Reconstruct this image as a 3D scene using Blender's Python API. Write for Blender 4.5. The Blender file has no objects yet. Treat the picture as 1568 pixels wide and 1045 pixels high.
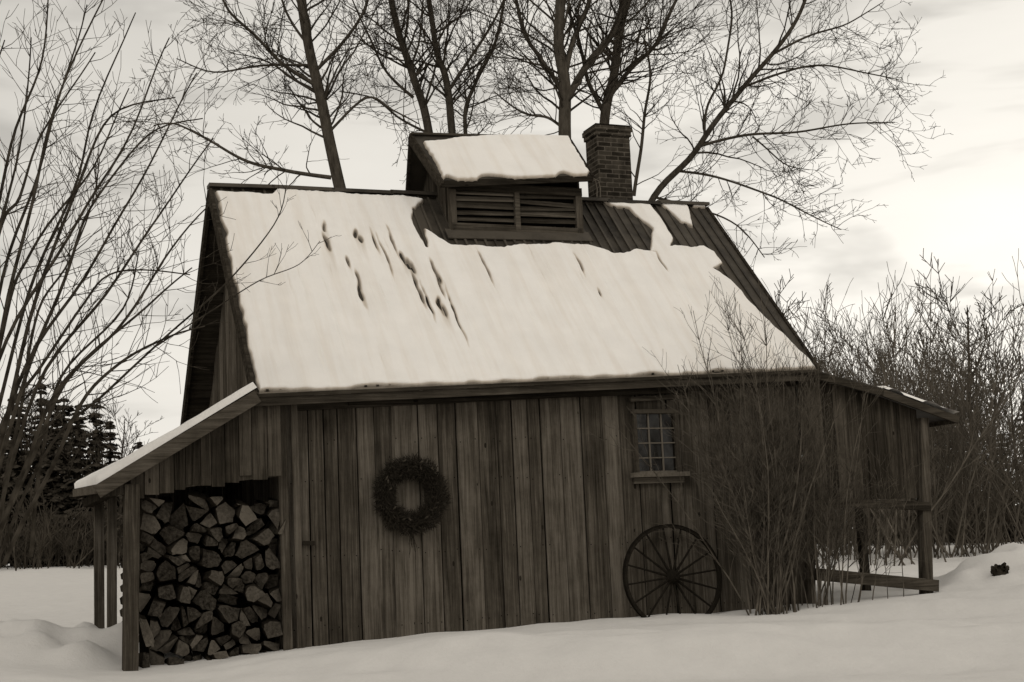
import bpy, math, random
import numpy as np
from mathutils import Vector, noise, Matrix
random.seed(7); rng=random.Random(11)
scene=bpy.context.scene
CZ=1.05; FP=2200.0
# ---------------------------------------------------------------- camera
pitch=math.atan((850-522.5)/FP); roll=0.045
E=Vector((1,0,0)); F=Vector((0,math.cos(pitch),math.sin(pitch))); U0=Vector((0,-math.sin(pitch),math.cos(pitch)))
R=E*math.cos(roll)-U0*math.sin(roll); U=E*math.sin(roll)+U0*math.cos(roll)
C=Vector((0,0,CZ))
cam=bpy.data.cameras.new("camera"); camo=bpy.data.objects.new("camera",cam); scene.collection.objects.link(camo)
M=Matrix((( R.x,U.x,-F.x,C.x),(R.y,U.y,-F.y,C.y),(R.z,U.z,-F.z,C.z),(0,0,0,1)))
camo.matrix_world=M; cam.sensor_width=36; cam.lens=36*FP/1568; cam.clip_end=2000; cam.clip_start=0.05
scene.camera=camo
scene.view_settings.view_transform='Standard'; scene.view_settings.look='None'; scene.view_settings.exposure=0

def ray(u,v): return R*((u-784)/FP)+U*((522.5-v)/FP)+F
def hitY(u,v,Y):
    d=ray(u,v); return C+d*(Y/d.y)
def proj(P):
    q=P-C; z=q.dot(F); return 784+FP*q.dot(R)/z, 522.5-FP*q.dot(U)/z
ang=math.radians(21.9)
W=Vector((math.cos(ang),math.sin(ang),0)); B=Vector((-math.sin(ang),math.cos(ang),0)); Z=Vector((0,0,1))
E0=hitY(390,600,15.5); O=Vector((E0.x,E0.y,0))
def L3(s,t,z): return O+W*s+B*t+Z*z
def st(P):
    q=P-O; return q.dot(W),q.dot(B),P.z
def hitT(u,v,t):
    d=ray(u,v); k=((O+B*t-C).dot(B))/d.dot(B); return st(C+d*k)
def hitS(u,v,s):
    d=ray(u,v); k=((O+W*s-C).dot(W))/d.dot(W); return st(C+d*k)
def inv(fn,u,v,a=.5,b=.5):
    for _ in range(25):
        p=proj(fn(a,b)); pa=proj(fn(a+1e-3,b)); pb=proj(fn(a,b+1e-3))
        e=(u-p[0],v-p[1])
        j11=(pa[0]-p[0])*1e3; j21=(pa[1]-p[1])*1e3; j12=(pb[0]-p[0])*1e3; j22=(pb[1]-p[1])*1e3
        D=j11*j22-j12*j21
        a+=(e[0]*j22-e[1]*j12)/D; b+=(e[1]*j11-e[0]*j21)/D
    return a,b
def sm(a,b,x):
    x=min(1,max(0,(x-a)/(b-a))); return x*x*(3-2*x)

# ---------------------------------------------------------------- materials
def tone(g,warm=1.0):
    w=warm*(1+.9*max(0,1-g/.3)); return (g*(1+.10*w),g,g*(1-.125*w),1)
def newmat(name):
    m=bpy.data.materials.new(name); m.use_nodes=True; nt=m.node_tree
    bs=nt.nodes['Principled BSDF']; bs.inputs['Roughness'].default_value=.9
    bs.inputs['Specular IOR Level'].default_value=.15
    return m,nt,bs
def N(nt,typ,**k):
    n=nt.nodes.new(typ)
    for a,b in k.items(): setattr(n,a,b)
    return n
def ramp(nt,stops):
    r=N(nt,'ShaderNodeValToRGB'); cr=r.color_ramp
    cr.elements[0].position=stops[0][0]; cr.elements[0].color=stops[0][1]
    cr.elements[1].position=stops[-1][0]; cr.elements[1].color=stops[-1][1]
    for p,c in stops[1:-1]:
        e=cr.elements.new(p); e.color=c
    return r
def math_(nt,op,a,b=None):
    n=N(nt,'ShaderNodeMath',operation=op)
    for i,x in enumerate((a,b)):
        if x is None: continue
        if isinstance(x,(int,float)): n.inputs[i].default_value=x
        else: nt.links.new(x,n.inputs[i])
    return n.outputs[0]
def noise_(nt,vec,scale,detail=4,rough=.6,dist=0):
    n=N(nt,'ShaderNodeTexNoise'); n.inputs['Scale'].default_value=scale; n.inputs['Detail'].default_value=detail
    n.inputs['Roughness'].default_value=rough; n.inputs['Distortion'].default_value=dist
    if vec is not None: nt.links.new(vec,n.inputs['Vector'])
    return n.outputs['Fac']
def bump_(nt,h,bs,strength,dist):
    b=N(nt,'ShaderNodeBump'); b.inputs['Strength'].default_value=strength; b.inputs['Distance'].default_value=dist
    nt.links.new(h,b.inputs['Height']); nt.links.new(b.outputs[0],bs.inputs['Normal'])
def wood(name,scale,lo,mid,hi,varamp=1.0):
    m,nt,bs=newmat(name)
    tc=N(nt,'ShaderNodeTexCoord'); at=N(nt,'ShaderNodeAttribute',attribute_name='rnd')
    mp=N(nt,'ShaderNodeMapping'); mp.inputs['Rotation'].default_value=(0,0,-ang); 
    nt.links.new(tc.outputs['Object'],mp.inputs['Vector'])
    ad=N(nt,'ShaderNodeVectorMath',operation='MULTIPLY_ADD'); 
    cx=N(nt,'ShaderNodeCombineXYZ'); 
    for i in range(3): nt.links.new(at.outputs['Fac'],cx.inputs[i])
    ad.inputs[1].default_value=(17,5,31); nt.links.new(cx.outputs[0],ad.inputs[0]); nt.links.new(mp.outputs[0],ad.inputs[2])
    sc=N(nt,'ShaderNodeVectorMath',operation='MULTIPLY'); sc.inputs[1].default_value=scale; nt.links.new(ad.outputs[0],sc.inputs[0])
    sc2=N(nt,'ShaderNodeVectorMath',operation='MULTIPLY'); sc2.inputs[1].default_value=tuple(x*.4 if x>5 else x*.9 for x in scale); nt.links.new(ad.outputs[0],sc2.inputs[0])
    g=noise_(nt,sc.outputs[0],1.0,6,.75,.6)
    g2=noise_(nt,sc2.outputs[0],1.0,3,.65,.4)
    blot=noise_(nt,ad.outputs[0],2.4,5,.75)
    knot=N(nt,'ShaderNodeTexVoronoi'); knot.inputs['Scale'].default_value=2.6
    kv=N(nt,'ShaderNodeVectorMath',operation='MULTIPLY'); kv.inputs[1].default_value=tuple(1.6 if x>5 else .75 for x in scale); nt.links.new(ad.outputs[0],kv.inputs[0]); nt.links.new(kv.outputs[0],knot.inputs['Vector'])
    kf=math_(nt,'LESS_THAN',knot.outputs['Distance'],.06)
    v=math_(nt,'ADD',math_(nt,'MULTIPLY',g,.95),math_(nt,'MULTIPLY',blot,.38))
    v=math_(nt,'ADD',v,math_(nt,'MULTIPLY',math_(nt,'SUBTRACT',g2,.53),.5))
    fr=math_(nt,'FRACT',math_(nt,'MULTIPLY',at.outputs['Fac'],7.31))
    v=math_(nt,'ADD',v,math_(nt,'MULTIPLY',math_(nt,'SUBTRACT',fr,.5),.30*varamp))
    v=math_(nt,'SUBTRACT',v,math_(nt,'MULTIPLY',kf,.3))
    r=ramp(nt,[(.38,tone(lo)),(.62,tone(mid)),(.88,tone(hi))]); nt.links.new(v,r.inputs[0])
    nt.links.new(r.outputs[0],bs.inputs['Base Color']); bump_(nt,g,bs,.8,.015)
    return m
WV=wood("weathered_wood_vertical",(30,30,.9),.017,.056,.135,.62)
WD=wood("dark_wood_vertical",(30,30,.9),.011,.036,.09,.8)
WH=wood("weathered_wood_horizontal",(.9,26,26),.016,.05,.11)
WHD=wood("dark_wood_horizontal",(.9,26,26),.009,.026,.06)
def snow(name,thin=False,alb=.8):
    m,nt,bs=newmat(name); tc=N(nt,'ShaderNodeTexCoord')
    n1=noise_(nt,tc.outputs['Object'],3,4,.6); n2=noise_(nt,tc.outputs['Object'],90,1,.6)
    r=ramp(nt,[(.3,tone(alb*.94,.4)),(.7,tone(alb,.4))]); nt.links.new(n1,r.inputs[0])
    col=r.outputs[0]
    if thin:
        at=N(nt,'ShaderNodeAttribute',attribute_name='thick')
        mp=N(nt,'ShaderNodeMapping'); mp.inputs['Rotation'].default_value=(0,0,-ang); nt.links.new(tc.outputs['Object'],mp.inputs['Vector'])
        s2=N(nt,'ShaderNodeVectorMath',operation='MULTIPLY'); s2.inputs[1].default_value=(7,.5,.5); nt.links.new(mp.outputs[0],s2.inputs[0])
        st_=noise_(nt,s2.outputs[0],1,4,.6)
        tr=ramp(nt,[(.0,tone(.25)),(.4,tone(.66,.8)),(.8,(1,1,1,1))])
        nt.links.new(math_(nt,'ADD',at.outputs['Fac'],math_(nt,'MULTIPLY',math_(nt,'SUBTRACT',st_,.5),.25)),tr.inputs[0])
        mx=N(nt,'ShaderNodeMix',data_type='RGBA',blend_type='MULTIPLY'); mx.inputs[0].default_value=1
        nt.links.new(col,mx.inputs[6]); nt.links.new(tr.outputs[0],mx.inputs[7]); 
        sr=ramp(nt,[(.36,tone(.86,.4)),(.55,(1,1,1,1))]); nt.links.new(st_,sr.inputs[0])
        mx2=N(nt,'ShaderNodeMix',data_type='RGBA',blend_type='MULTIPLY'); mx2.inputs[0].default_value=.5
        nt.links.new(mx.outputs[2],mx2.inputs[6]); nt.links.new(sr.outputs[0],mx2.inputs[7]); col=mx2.outputs[2]
    nt.links.new(col,bs.inputs['Base Color'])
    h=math_(nt,'ADD',math_(nt,'MULTIPLY',n1,1.0),math_(nt,'MULTIPLY',n2,.12))
    bump_(nt,h,bs,.22 if thin else .5,.06)
    return m
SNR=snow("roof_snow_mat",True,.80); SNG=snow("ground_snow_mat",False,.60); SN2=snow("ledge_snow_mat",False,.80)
def simple(name,lo,hi,scale=12,bump=.4,bd=.01,stretch=None,rough=.9,rk=.35):
    m,nt,bs=newmat(name); bs.inputs['Roughness'].default_value=rough
    tc=N(nt,'ShaderNodeTexCoord'); vec=tc.outputs['Object']
    if stretch:
        q=N(nt,'ShaderNodeVectorMath',operation='MULTIPLY'); q.inputs[1].default_value=stretch; nt.links.new(vec,q.inputs[0]); vec=q.outputs[0]
    at=N(nt,'ShaderNodeAttribute',attribute_name='rnd')
    n=noise_(nt,vec,scale,5 if bump else 1,.65)
    v=math_(nt,'ADD',n,math_(nt,'MULTIPLY',at.outputs['Fac'],rk))
    r=ramp(nt,[(.35,tone(lo)),(.5+rk,tone(hi))]); nt.links.new(v,r.inputs[0]); nt.links.new(r.outputs[0],bs.inputs['Base Color'])
    if bump: bump_(nt,n,bs,bump,bd)
    return m
BARK=simple("bark",.028,.10,14,.6,.02,(1,1,.3))
TWIG=simple("twig_bark",.025,.07,3,0)
BARK2=simple("shrub_bark",.02,.07,8,0)
BARKF=simple("front_shrub_bark",.03,.105,8,0)
BARK3=simple("thicket_bark",.055,.13,3,0)
FARB=simple("distant_branch_bark",.028,.07,3,0)
NEED=simple("conifer_needles",.018,.05,2.5,0)  # needle tone lifted slightly, painting distance haze into the colour
WRE=simple("wreath_needles",.007,.035,40,0)
METAL=simple("old_roof_metal",.012,.06,3,.5,.01,(1,1,1),.6)
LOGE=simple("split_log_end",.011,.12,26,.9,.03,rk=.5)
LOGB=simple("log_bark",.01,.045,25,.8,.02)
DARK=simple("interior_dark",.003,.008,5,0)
IRON=simple("wheel_old_wood",.006,.022,30,.5,.005)
GLASS,nt_,bs_=newmat("window_glass"); bs_.inputs['Base Color'].default_value=tone(.008); bs_.inputs['Roughness'].default_value=.12; bs_.inputs['Specular IOR Level'].default_value=.35
FRAME=simple("window_frame_paint",.05,.13,30)
FRAMD=simple("window_casing",.02,.06,30)
def brickmat():
    m,nt,bs=newmat("chimney_brick"); tc=N(nt,'ShaderNodeTexCoord')
    br=N(nt,'ShaderNodeTexBrick'); br.inputs['Scale'].default_value=1; br.inputs['Brick Width'].default_value=.21; br.inputs['Row Height'].default_value=.068
    br.inputs['Mortar Size'].default_value=.008; br.inputs['Color1'].default_value=tone(.025); br.inputs['Color2'].default_value=tone(.065); br.inputs['Mortar'].default_value=tone(.11)
    mp=N(nt,'ShaderNodeMapping'); mp.inputs['Rotation'].default_value=(0,0,-ang); nt.links.new(tc.outputs['Object'],mp.inputs['Vector'])
    sp=N(nt,'ShaderNodeSeparateXYZ'); nt.links.new(mp.outputs[0],sp.inputs[0])
    cx=N(nt,'ShaderNodeCombineXYZ'); nt.links.new(math_(nt,'ADD',sp.outputs[0],sp.outputs[1]),cx.inputs[0]); nt.links.new(sp.outputs[2],cx.inputs[1])
    nt.links.new(cx.outputs[0],br.inputs['Vector'])
    n=noise_(nt,tc.outputs['Object'],9,5); r=ramp(nt,[(.3,(.45,.45,.45,1)),(.7,(1,1,1,1))]); nt.links.new(n,r.inputs[0])
    mx=N(nt,'ShaderNodeMix',data_type='RGBA',blend_type='MULTIPLY'); mx.inputs[0].default_value=1
    nt.links.new(br.outputs['Color'],mx.inputs[6]); nt.links.new(r.outputs[0],mx.inputs[7]); nt.links.new(mx.outputs[2],bs.inputs['Base Color'])
    bump_(nt,math_(nt,'SUBTRACT',1,br.outputs['Fac']),bs,.8,.01); return m
BRICK=brickmat()
# matte materials: plain diffuse shader
for m in bpy.data.materials:
    if m in (GLASS,METAL): continue
    nt=m.node_tree; bs=nt.nodes.get('Principled BSDF')
    d=nt.nodes.new('ShaderNodeBsdfDiffuse'); d.inputs['Roughness'].default_value=.3
    for l in list(nt.links):
        if l.to_node==bs:
            if l.to_socket.name=='Base Color': nt.links.new(l.from_socket,d.inputs['Color'])
            elif l.to_socket.name=='Normal': nt.links.new(l.from_socket,d.inputs['Normal'])
    nt.links.new(d.outputs[0],nt.nodes['Material Output'].inputs['Surface']); nt.nodes.remove(bs)

# ---------------------------------------------------------------- mesh builder
class MB:
    def __init__(s): s.v=[]; s.f=[]; s.m=[]; s.r=[]; s.mats=[]
    def mi(s,mat):
        if mat not in s.mats: s.mats.append(mat)
        return s.mats.index(mat)
    def face(s,pts,mat,rnd=0):
        i=len(s.v); s.v.extend([tuple(p) for p in pts]); s.f.append(tuple(range(i,i+len(pts)))); s.m.append(s.mi(mat)); s.r.append(rnd)
    def prism(s,poly,off,mat,rnd=None,mat2=None):
        if rnd is None: rnd=rng.random()
        n=len(poly); i=len(s.v); s.v.extend([tuple(p) for p in poly]); s.v.extend([tuple(p+off) for p in poly])
        m1=s.mi(mat); m2=s.mi(mat2 or mat)
        s.f.append(tuple(range(i,i+n))); s.m.append(m1); s.r.append(rnd)
        s.f.append(tuple(range(i+2*n-1,i+n-1,-1))); s.m.append(m1); s.r.append(rnd)
        for k in range(n):
            q=(k+1)%n; s.f.append((i+k,i+n+k,i+n+q,i+q)); s.m.append(m2); s.r.append(rnd)
    def box(s,s0,s1,t0,t1,z0,z1,mat,rnd=None):
        s.prism([L3(s0,t0,z0),L3(s1,t0,z0),L3(s1,t0,z1),L3(s0,t0,z1)],B*(t1-t0),mat,rnd)
    def beam(s,p,q,wid,up,dep,mat,rnd=None):
        d=(q-p).normalized(); k=d.cross(up).normalized(); u=k.cross(d).normalized()
        s.prism([p-u*wid/2-k*dep/2,q-u*wid/2-k*dep/2,q+u*wid/2-k*dep/2,p+u*wid/2-k*dep/2],k*dep,mat,rnd)
    def tube(s,pts,rad,n=6,mat=None,rnd=0,cap=False):
        i0=len(s.v); mi=s.mi(mat)
        d=(pts[1]-pts[0]); a=d.cross(Vector((.31,.2,.93))); 
        if a.length<1e-6: a=d.cross(Vector((1,0,0)))
        a.normalize()
        for k,p in enumerate(pts):
            d=(pts[min(k+1,len(pts)-1)]-pts[max(k-1,0)])
            if d.length<1e-9: d=Vector((0,0,1))
            d.normalize(); a=(a-d*a.dot(d)); a.normalize(); b=d.cross(a); r=rad[k]
            for j in range(n):
                th=2*math.pi*j/n; c=math.cos(th)*r; e=math.sin(th)*r
                s.v.append((p.x+a.x*c+b.x*e,p.y+a.y*c+b.y*e,p.z+a.z*c+b.z*e))
        for k in range(len(pts)-1):
            for j in range(n):
                q=(j+1)%n; s.f.append((i0+k*n+j,i0+k*n+q,i0+(k+1)*n+q,i0+(k+1)*n+j)); s.m.append(mi); s.r.append(rnd)
        if cap:
            s.f.append(tuple(range(i0,i0+n))); s.m.append(mi); s.r.append(rnd)
            e0=i0+(len(pts)-1)*n; s.f.append(tuple(range(e0,e0+n))); s.m.append(mi); s.r.append(rnd)
    def obj(s,name,parent=None,smooth=False,link=True):
        me=bpy.data.meshes.new(name); me.from_pydata(s.v,[],s.f)
        for m in s.mats: me.materials.append(m)
        me.polygons.foreach_set('material_index',s.m)
        if smooth: me.polygons.foreach_set('use_smooth',[True]*len(s.f))
        at=me.attributes.new('rnd','FLOAT','FACE'); at.data.foreach_set('value',s.r)
        me.update()
        if not link: return me
        o=bpy.data.objects.new(name,me); scene.collection.objects.link(o)
        if parent: o.parent=parent
        return o
def empty(name):
    e=bpy.data.objects.new(name,None); scene.collection.objects.link(e); return e

# ---------------------------------------------------------------- roof geometry
FL=(0,0,E0.z); 
FRs=hitT(1252,563,0); RLs=hitS(321,286,0); h=RLs[1]
RRs=hitT(1080,316,h)
Pfl,Pfr,Prl,Prr=L3(*FL),L3(*FRs),L3(*RLs),L3(*RRs)
def roofP(a,r):
    return (Pfl*(1-a)+Pfr*a)*(1-r)+(Prl*(1-a)+Prr*a)*r
Lroof=(Pfr-Pfl).length; Sl=(Prl-Pfl).length
Pbl=L3(0,2*h,FL[2]); Pbr=L3(FRs[0],2*h,FRs[2])
Nf=(Pfr-Pfl).cross(Prl-Pfl).normalized(); Nb=(Prr-Prl).cross(Pbl-Prl).normalized()
if Nf.z<0: Nf=-Nf
if Nb.z<0: Nb=-Nb
def zroof(s,t):
    a=s/FRs[0]; e=FL[2]*(1-a)+FRs[2]*a; g=RLs[2]*(1-a)+RRs[2]*a
    k=t/h if t<=h else 2-t/h
    return e+(g-e)*k
shack=empty("wooden_sugar_shack")
pr=[(0,1022),(110,1030),(210,1027),(330,1012),(440,996),(600,976),(780,962),(900,949),(1130,936),(1240,926),(1430,908)]
gp=[]
for u,v in pr:
    s_,t_,z_=hitT(u,v,.2); gp.append((s_,z_))
gs=[p[0] for p in gp]; gz_=[p[1] for p in gp]
ms=hitT(60,962,2.0); mr=hitT(1525,868,.8)
mounds=[(L3(ms[0]-.2,2.0,0),.40,1.3,.9),(L3(mr[0]+.1,.8,0),.38,.9,.7),(L3(ms[0]+1.2,2.6,0),.22,.8,.7),(L3(mr[0]+1.6,1.2,0),.34,1.4,1.0),
 (L3(ms[0]+.9,1.3,0),.24,.45,.35),(L3(ms[0]+.2,.9,0),.20,.4,.3),(L3(ms[0]+1.4,1.0,0),.16,.3,.3),(L3(ms[0]-.6,1.1,0),.14,.5,.3),(L3(mr[0]-.2,-1.8,0),.12,1.6,.9),(L3(3.2,-3.0,0),.08,2.2,.5),(L3(1.2,-2.2,0),.06,1.5,.4),(L3(5.6,-3.6,0),.07,1.6,.4)]
def gz(x,y):
    q=Vector((x,y,0))-O; s=q.dot(W); t=q.dot(B)
    zw=float(np.interp(s,gs,gz_))
    near=zw+(-.12-zw)*sm(0,-7,t) if t<0 else zw
    if t<-.05:near+=.05*math.sin(s*.8+t*1.5)*sm(-.05,-1.5,t)*-1
    zf=CZ+(-.03)-.0215*max(-45,min(45,x))
    z=near+(zf-near)*sm(19,60,y)
    z+=(noise.noise(Vector((x*.28,y*.5,0)))*.12+noise.noise(Vector((x*.8+y*.3,y*1.8,5)))*.08+noise.noise(Vector((x*2.6,y*3.1,8)))*.018)*sm(.1,1.5,abs(t-.2)) 
    z+=noise.noise(Vector((x*.05,y*.05,9)))*.5*sm(35,60,y)*0.5
    if -1.2<t<.6 and 0<s<9: z+=noise.noise(Vector((s*1.7,0,2)))*.03*sm(-1.2,-.1,t)
    for c,hh,ra,rb in mounds:
        dx=x-c.x; dy=y-c.y; k=dx*dx/ra/ra+dy*dy/rb/rb
        if k<8: z+=hh*math.exp(-k)*(1+.6*noise.noise(Vector((x*2.5,y*2.5,3))))
    return z
def axis(lo,hi,c0,c1,step,grow):
    a=list(np.arange(c0,c1+1e-6,step)); x=c0; d=step
    left=[]
    while x>lo: d*=grow; x-=d; left.append(x)
    x=c1; d=step; right=[]
    while x<hi: d*=grow; x+=d; right.append(x)
    return left[::-1]+a+right
xs=axis(-600,600,-9,12,.09,1.12); ys=axis(-60,900,7,26,.09,1.1)
vs=[(x,y,gz(x,y)) for y in ys for x in xs]; nx=len(xs)
fs=[(j*nx+i,j*nx+i+1,(j+1)*nx+i+1,(j+1)*nx+i) for j in range(len(ys)-1) for i in range(nx-1)]
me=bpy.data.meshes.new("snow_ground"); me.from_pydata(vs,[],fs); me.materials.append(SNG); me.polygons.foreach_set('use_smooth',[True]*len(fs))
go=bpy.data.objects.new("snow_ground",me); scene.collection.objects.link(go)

# roof planks
mb=MB()
npk=26
for k in range(npk):
    a0=k/npk+.0008; a1=(k+1)/npk-.0008
    dz=rng.uniform(-.012,.004)
    mb.prism([roofP(a0,0)+Nf*dz,roofP(a1,0)+Nf*dz,roofP(a1,1)+Nf*dz,roofP(a0,1)+Nf*dz],-Nf*.045,METAL)
    for aa in (k/npk,(k+.5)/npk):
        p=roofP(aa,0)+Nf*.008; q=roofP(aa,1)+Nf*.008
        mb.beam(p,q,.02,Nf,.03,METAL)
    p0=Prl.lerp(Prr,a0);p1=Prl.lerp(Prr,a1);q0=Pbl.lerp(Pbr,a0);q1=Pbl.lerp(Pbr,a1)
    mb.prism([p0,p1,q1,q0],-Nb*.03,METAL)
mb.prism([Prl-Nb*.032,Prr-Nb*.032,Pbr-Nb*.032,Pbl-Nb*.032],-Nb*.02,WHD)
for k in range(9):
    p=Prl.lerp(Prr,k/9)+Z*(.012+rng.uniform(-.012,.012)); q=Prl.lerp(Prr,(k+1)/9)+Z*(.012+rng.uniform(-.012,.012))
    mb.beam(p-W*.02,q+W*.02,.045,Z,.19,METAL)
mb.obj("roof",shack)
mb=MB()
for p,q in ((Pfl,Pfr),):
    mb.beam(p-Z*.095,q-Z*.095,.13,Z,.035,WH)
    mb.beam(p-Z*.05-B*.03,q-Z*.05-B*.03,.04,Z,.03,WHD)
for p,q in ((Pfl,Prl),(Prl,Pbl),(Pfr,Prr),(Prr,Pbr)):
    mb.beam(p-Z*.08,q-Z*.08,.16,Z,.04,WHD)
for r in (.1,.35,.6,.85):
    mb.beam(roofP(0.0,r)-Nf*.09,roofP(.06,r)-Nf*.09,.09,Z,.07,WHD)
mb.obj("roof_trim",shack)

# ---------------------------------------------------------------- roof snow
def polysdf(X,Y,poly):
    P=np.array(poly); n=len(P); d=np.full(X.shape,1e9); inside=np.zeros(X.shape,bool)
    for i in range(n):
        a=P[i]; b=P[(i+1)%n]; e=b-a; wx=X-a[0]; wy=Y-a[1]
        t=np.clip((wx*e[0]+wy*e[1])/(e@e+1e-12),0,1); dx=wx-e[0]*t; dy=wy-e[1]*t
        d=np.minimum(d,np.sqrt(dx*dx+dy*dy))
        c=((a[1]<=Y)&(b[1]>Y))|((b[1]<=Y)&(a[1]>Y))
        xx=a[0]+(Y-a[1])/(e[1]+1e-12)*e[0]
        inside^=c&(X<xx)
    return np.where(inside,d,-d)
def toroof(px):
    out=[]
    for u,v in px:
        a,r=inv(roofP,u,v); out.append((a*Lroof,r*Sl))
    return out
main=toroof([(330,295),(415,300),(428,291),(480,296),(560,300),(620,303),(648,308),(634,322),(629,338),(640,360),(653,381),(650,352),(662,358),(674,368),(690,377),(740,380),(770,381),(800,376),(850,375),(900,378),(925,384),(940,391),(975,384),(1000,388),(1030,378),(1060,381),(1075,378),(1095,388),(1104,405),(1092,414),(1120,432),(1150,467),(1185,502),(1215,530),(1243,560)])
main+= [(Lroof-.03,-.04),(.04,-.04)]
patches=[toroof([(915,308),(962,305),(968,322),(942,318)]),
 toroof([(955,314),(985,306),(1010,333),(1031,368),(1020,392),(994,388),(1000,352),(980,338)]),
 toroof([(1000,306),(1037,303),(1054,320),(1060,348),(1042,342),(1020,322)]),
 toroof([(1058,308),(1077,309),(1080,320),(1060,319)])]
nxg,nyg=860,380
A=np.linspace(.0,1.0,nxg); Rr=np.linspace(-.02,.995,nyg)
AA,RRg=np.meshgrid(A,Rr); X=AA*Lroof; Y=RRg*Sl
n_lo=np.array([[noise.noise(Vector((x*3.2,y*3.2,1))) for x in A*Lroof] for y in Rr*Sl])
n_hi=np.array([[noise.noise(Vector((x*17,y*7,4))) for x in A*Lroof] for y in Rr*Sl])
jn=n_lo*.035+n_hi*.016
sc=np.array([max(0,math.sin(x*4.3+1.7*math.sin(x*1.3)))*.04+max(0,math.sin(x*11+2*math.sin(x*2.3)))*.022 for x in A*Lroof])
d=polysdf(X,Y,main)+jn
d=np.minimum(d,Y+.035-sc[None,:]*.9+jn*.3)
for p in patches: d=np.maximum(d,polysdf(X,Y,p)+jn*.6)
spots=[(499,373,2.6,10),(497,350,2,5),(545,362,2.5,5),(552,369,2.5,5),(531,404,1.6,6),(548,432,1.6,12),(553,454,1.8,11),(572,372,1,9),(617,400,3,8),(625,408,3,8),(632,414,2,7),(637,438,1.8,18),(644,455,2,11),(655,466,1.6,14),(667,420,2.2,14),(674,472,2.6,8),(680,478,2,6),(699,488,1.1,20),(742,412,1.1,14),(886,408,1.1,9),(1012,404,1.1,9),(600,372,1,12),(917,452,1.1,3),(672,440,1.2,10),(588,395,.9,14)]
pxm=Lroof/870; melt=np.zeros(d.shape)
for u,v,ru,rv in spots:
    a,r=inv(roofP,u,v); cx=a*Lroof; cy=r*Sl
    ea=ru*pxm; eb=rv*pxm*1.7
    q=np.sqrt(((X-cx+n_lo*.035)/ea)**2+((Y-cy)/eb)**2)+n_hi*.85
    d=np.minimum(d,(q-1)*min(ea,eb)*1.4)
    dn=cy-Y
    melt=np.maximum(melt,np.exp(-((X-cx+n_lo*.03)/(ea*1.6+.02))**2)*np.where(dn>0,np.exp(-dn/.5),np.exp(dn/.18))*min(1,ru/2.2))
for k in range(46):
    a=rng.uniform(.03,.97)**1.2; cx=round(a*52)/52*Lroof; cy=rng.uniform(.4,Sl*.95); ln=rng.uniform(.2,.8)
    melt=np.maximum(melt,rng.uniform(.25,.55)*np.exp(-((X-cx+n_lo*.02)/.015)**2)*np.clip(1-np.abs(Y-cy)/ln,0,1))
prof=np.clip(d/.04,-.6,1); hgt=np.where(prof>0,np.sqrt(np.clip(1-(1-prof)**2,0,1)),prof)
rip=np.array([math.cos(2*math.pi*x/(Lroof/npk)) for x in A*Lroof])*.0045
lump=np.array([[noise.noise(Vector((x*1.6,y*.8,8)))*.014 for x in A*Lroof] for y in Rr*Sl])
thick=hgt*.045+np.where(prof>0,(lump+rip[None,:]-melt*.018)*np.clip(prof,0,1),0)
nf=np.array(Nf); c=[np.array(p) for p in (Pfl,Pfr,Prl,Prr)]
PP=((c[0]*(1-AA[...,None])+c[1]*AA[...,None])*(1-RRg[...,None])+(c[2]*(1-AA[...,None])+c[3]*AA[...,None])*RRg[...,None])+nf*(thick+.004)[...,None]
keep=d>-.04
vl=PP.reshape(-1,3).tolist(); 
kq=keep[:-1,:-1]|keep[:-1,1:]|keep[1:,1:]|keep[1:,:-1]
jj,ii=np.nonzero(kq); q=jj*nxg+ii
fs=np.stack([q,q+1,q+nxg+1,q+nxg],1).tolist()
me=bpy.data.meshes.new("roof_snow"); me.from_pydata(vl,[],fs); me.materials.append(SNR); me.polygons.foreach_set('use_smooth',[True]*len(fs))
at=me.attributes.new('thick','FLOAT','POINT'); at.data.foreach_set('value',(np.clip(d/.025+.1,0,1)*(1-.66*melt)).reshape(-1).astype(float))
so=bpy.data.objects.new("roof_snow",me); scene.collection.objects.link(so); so.parent=shack

# ---------------------------------------------------------------- walls
TW=.28; SL=.34; SR=FRs[0]-.2
mb=MB()
def zg(s,t):
    p=L3(s,t,0); return gz(p.x,p.y)
mb.prism([L3(SL,TW+.06,-.8),L3(SR,TW+.06,-.8),L3(SR,TW+.06,zroof(SR,TW)-.08),L3(SL,TW+.06,zroof(SL,TW)-.08)],B*.02,DARK)
s=SL
while s<SR-.02:
    w=rng.uniform(.14,.31); s1=min(SR,s+w); o=rng.uniform(-.016,.016); g=rng.uniform(.003,.011)
    lean=rng.uniform(-.010,.010)
    mb.prism([L3(s+g+lean,TW+o,-.8),L3(s1-g+lean,TW+o,-.8),L3(s1-g,TW+o,zroof(s,TW)-.07),L3(s+g,TW+o,zroof(s,TW)-.07)],B*.028,WV)
    if rng.random()<.18: mb.prism([L3(s1-.02,TW-.02,-.8),L3(s1+.02,TW-.02,-.8),L3(s1+.02,TW-.02,zroof(s,TW)-.12),L3(s1-.02,TW-.02,zroof(s,TW)-.12)],B*.015,WV)
    for zz in (.35,1.15,1.95,2.4):
        for sx in (s+.04,s1-.04):
            if rng.random()<.6:
                z_=zz+rng.uniform(-.03,.03); mb.box(sx-.006,sx+.006,TW+o-.003,TW+o-.0005,z_-.006,z_+.006,DARK)
    s=s1
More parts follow.
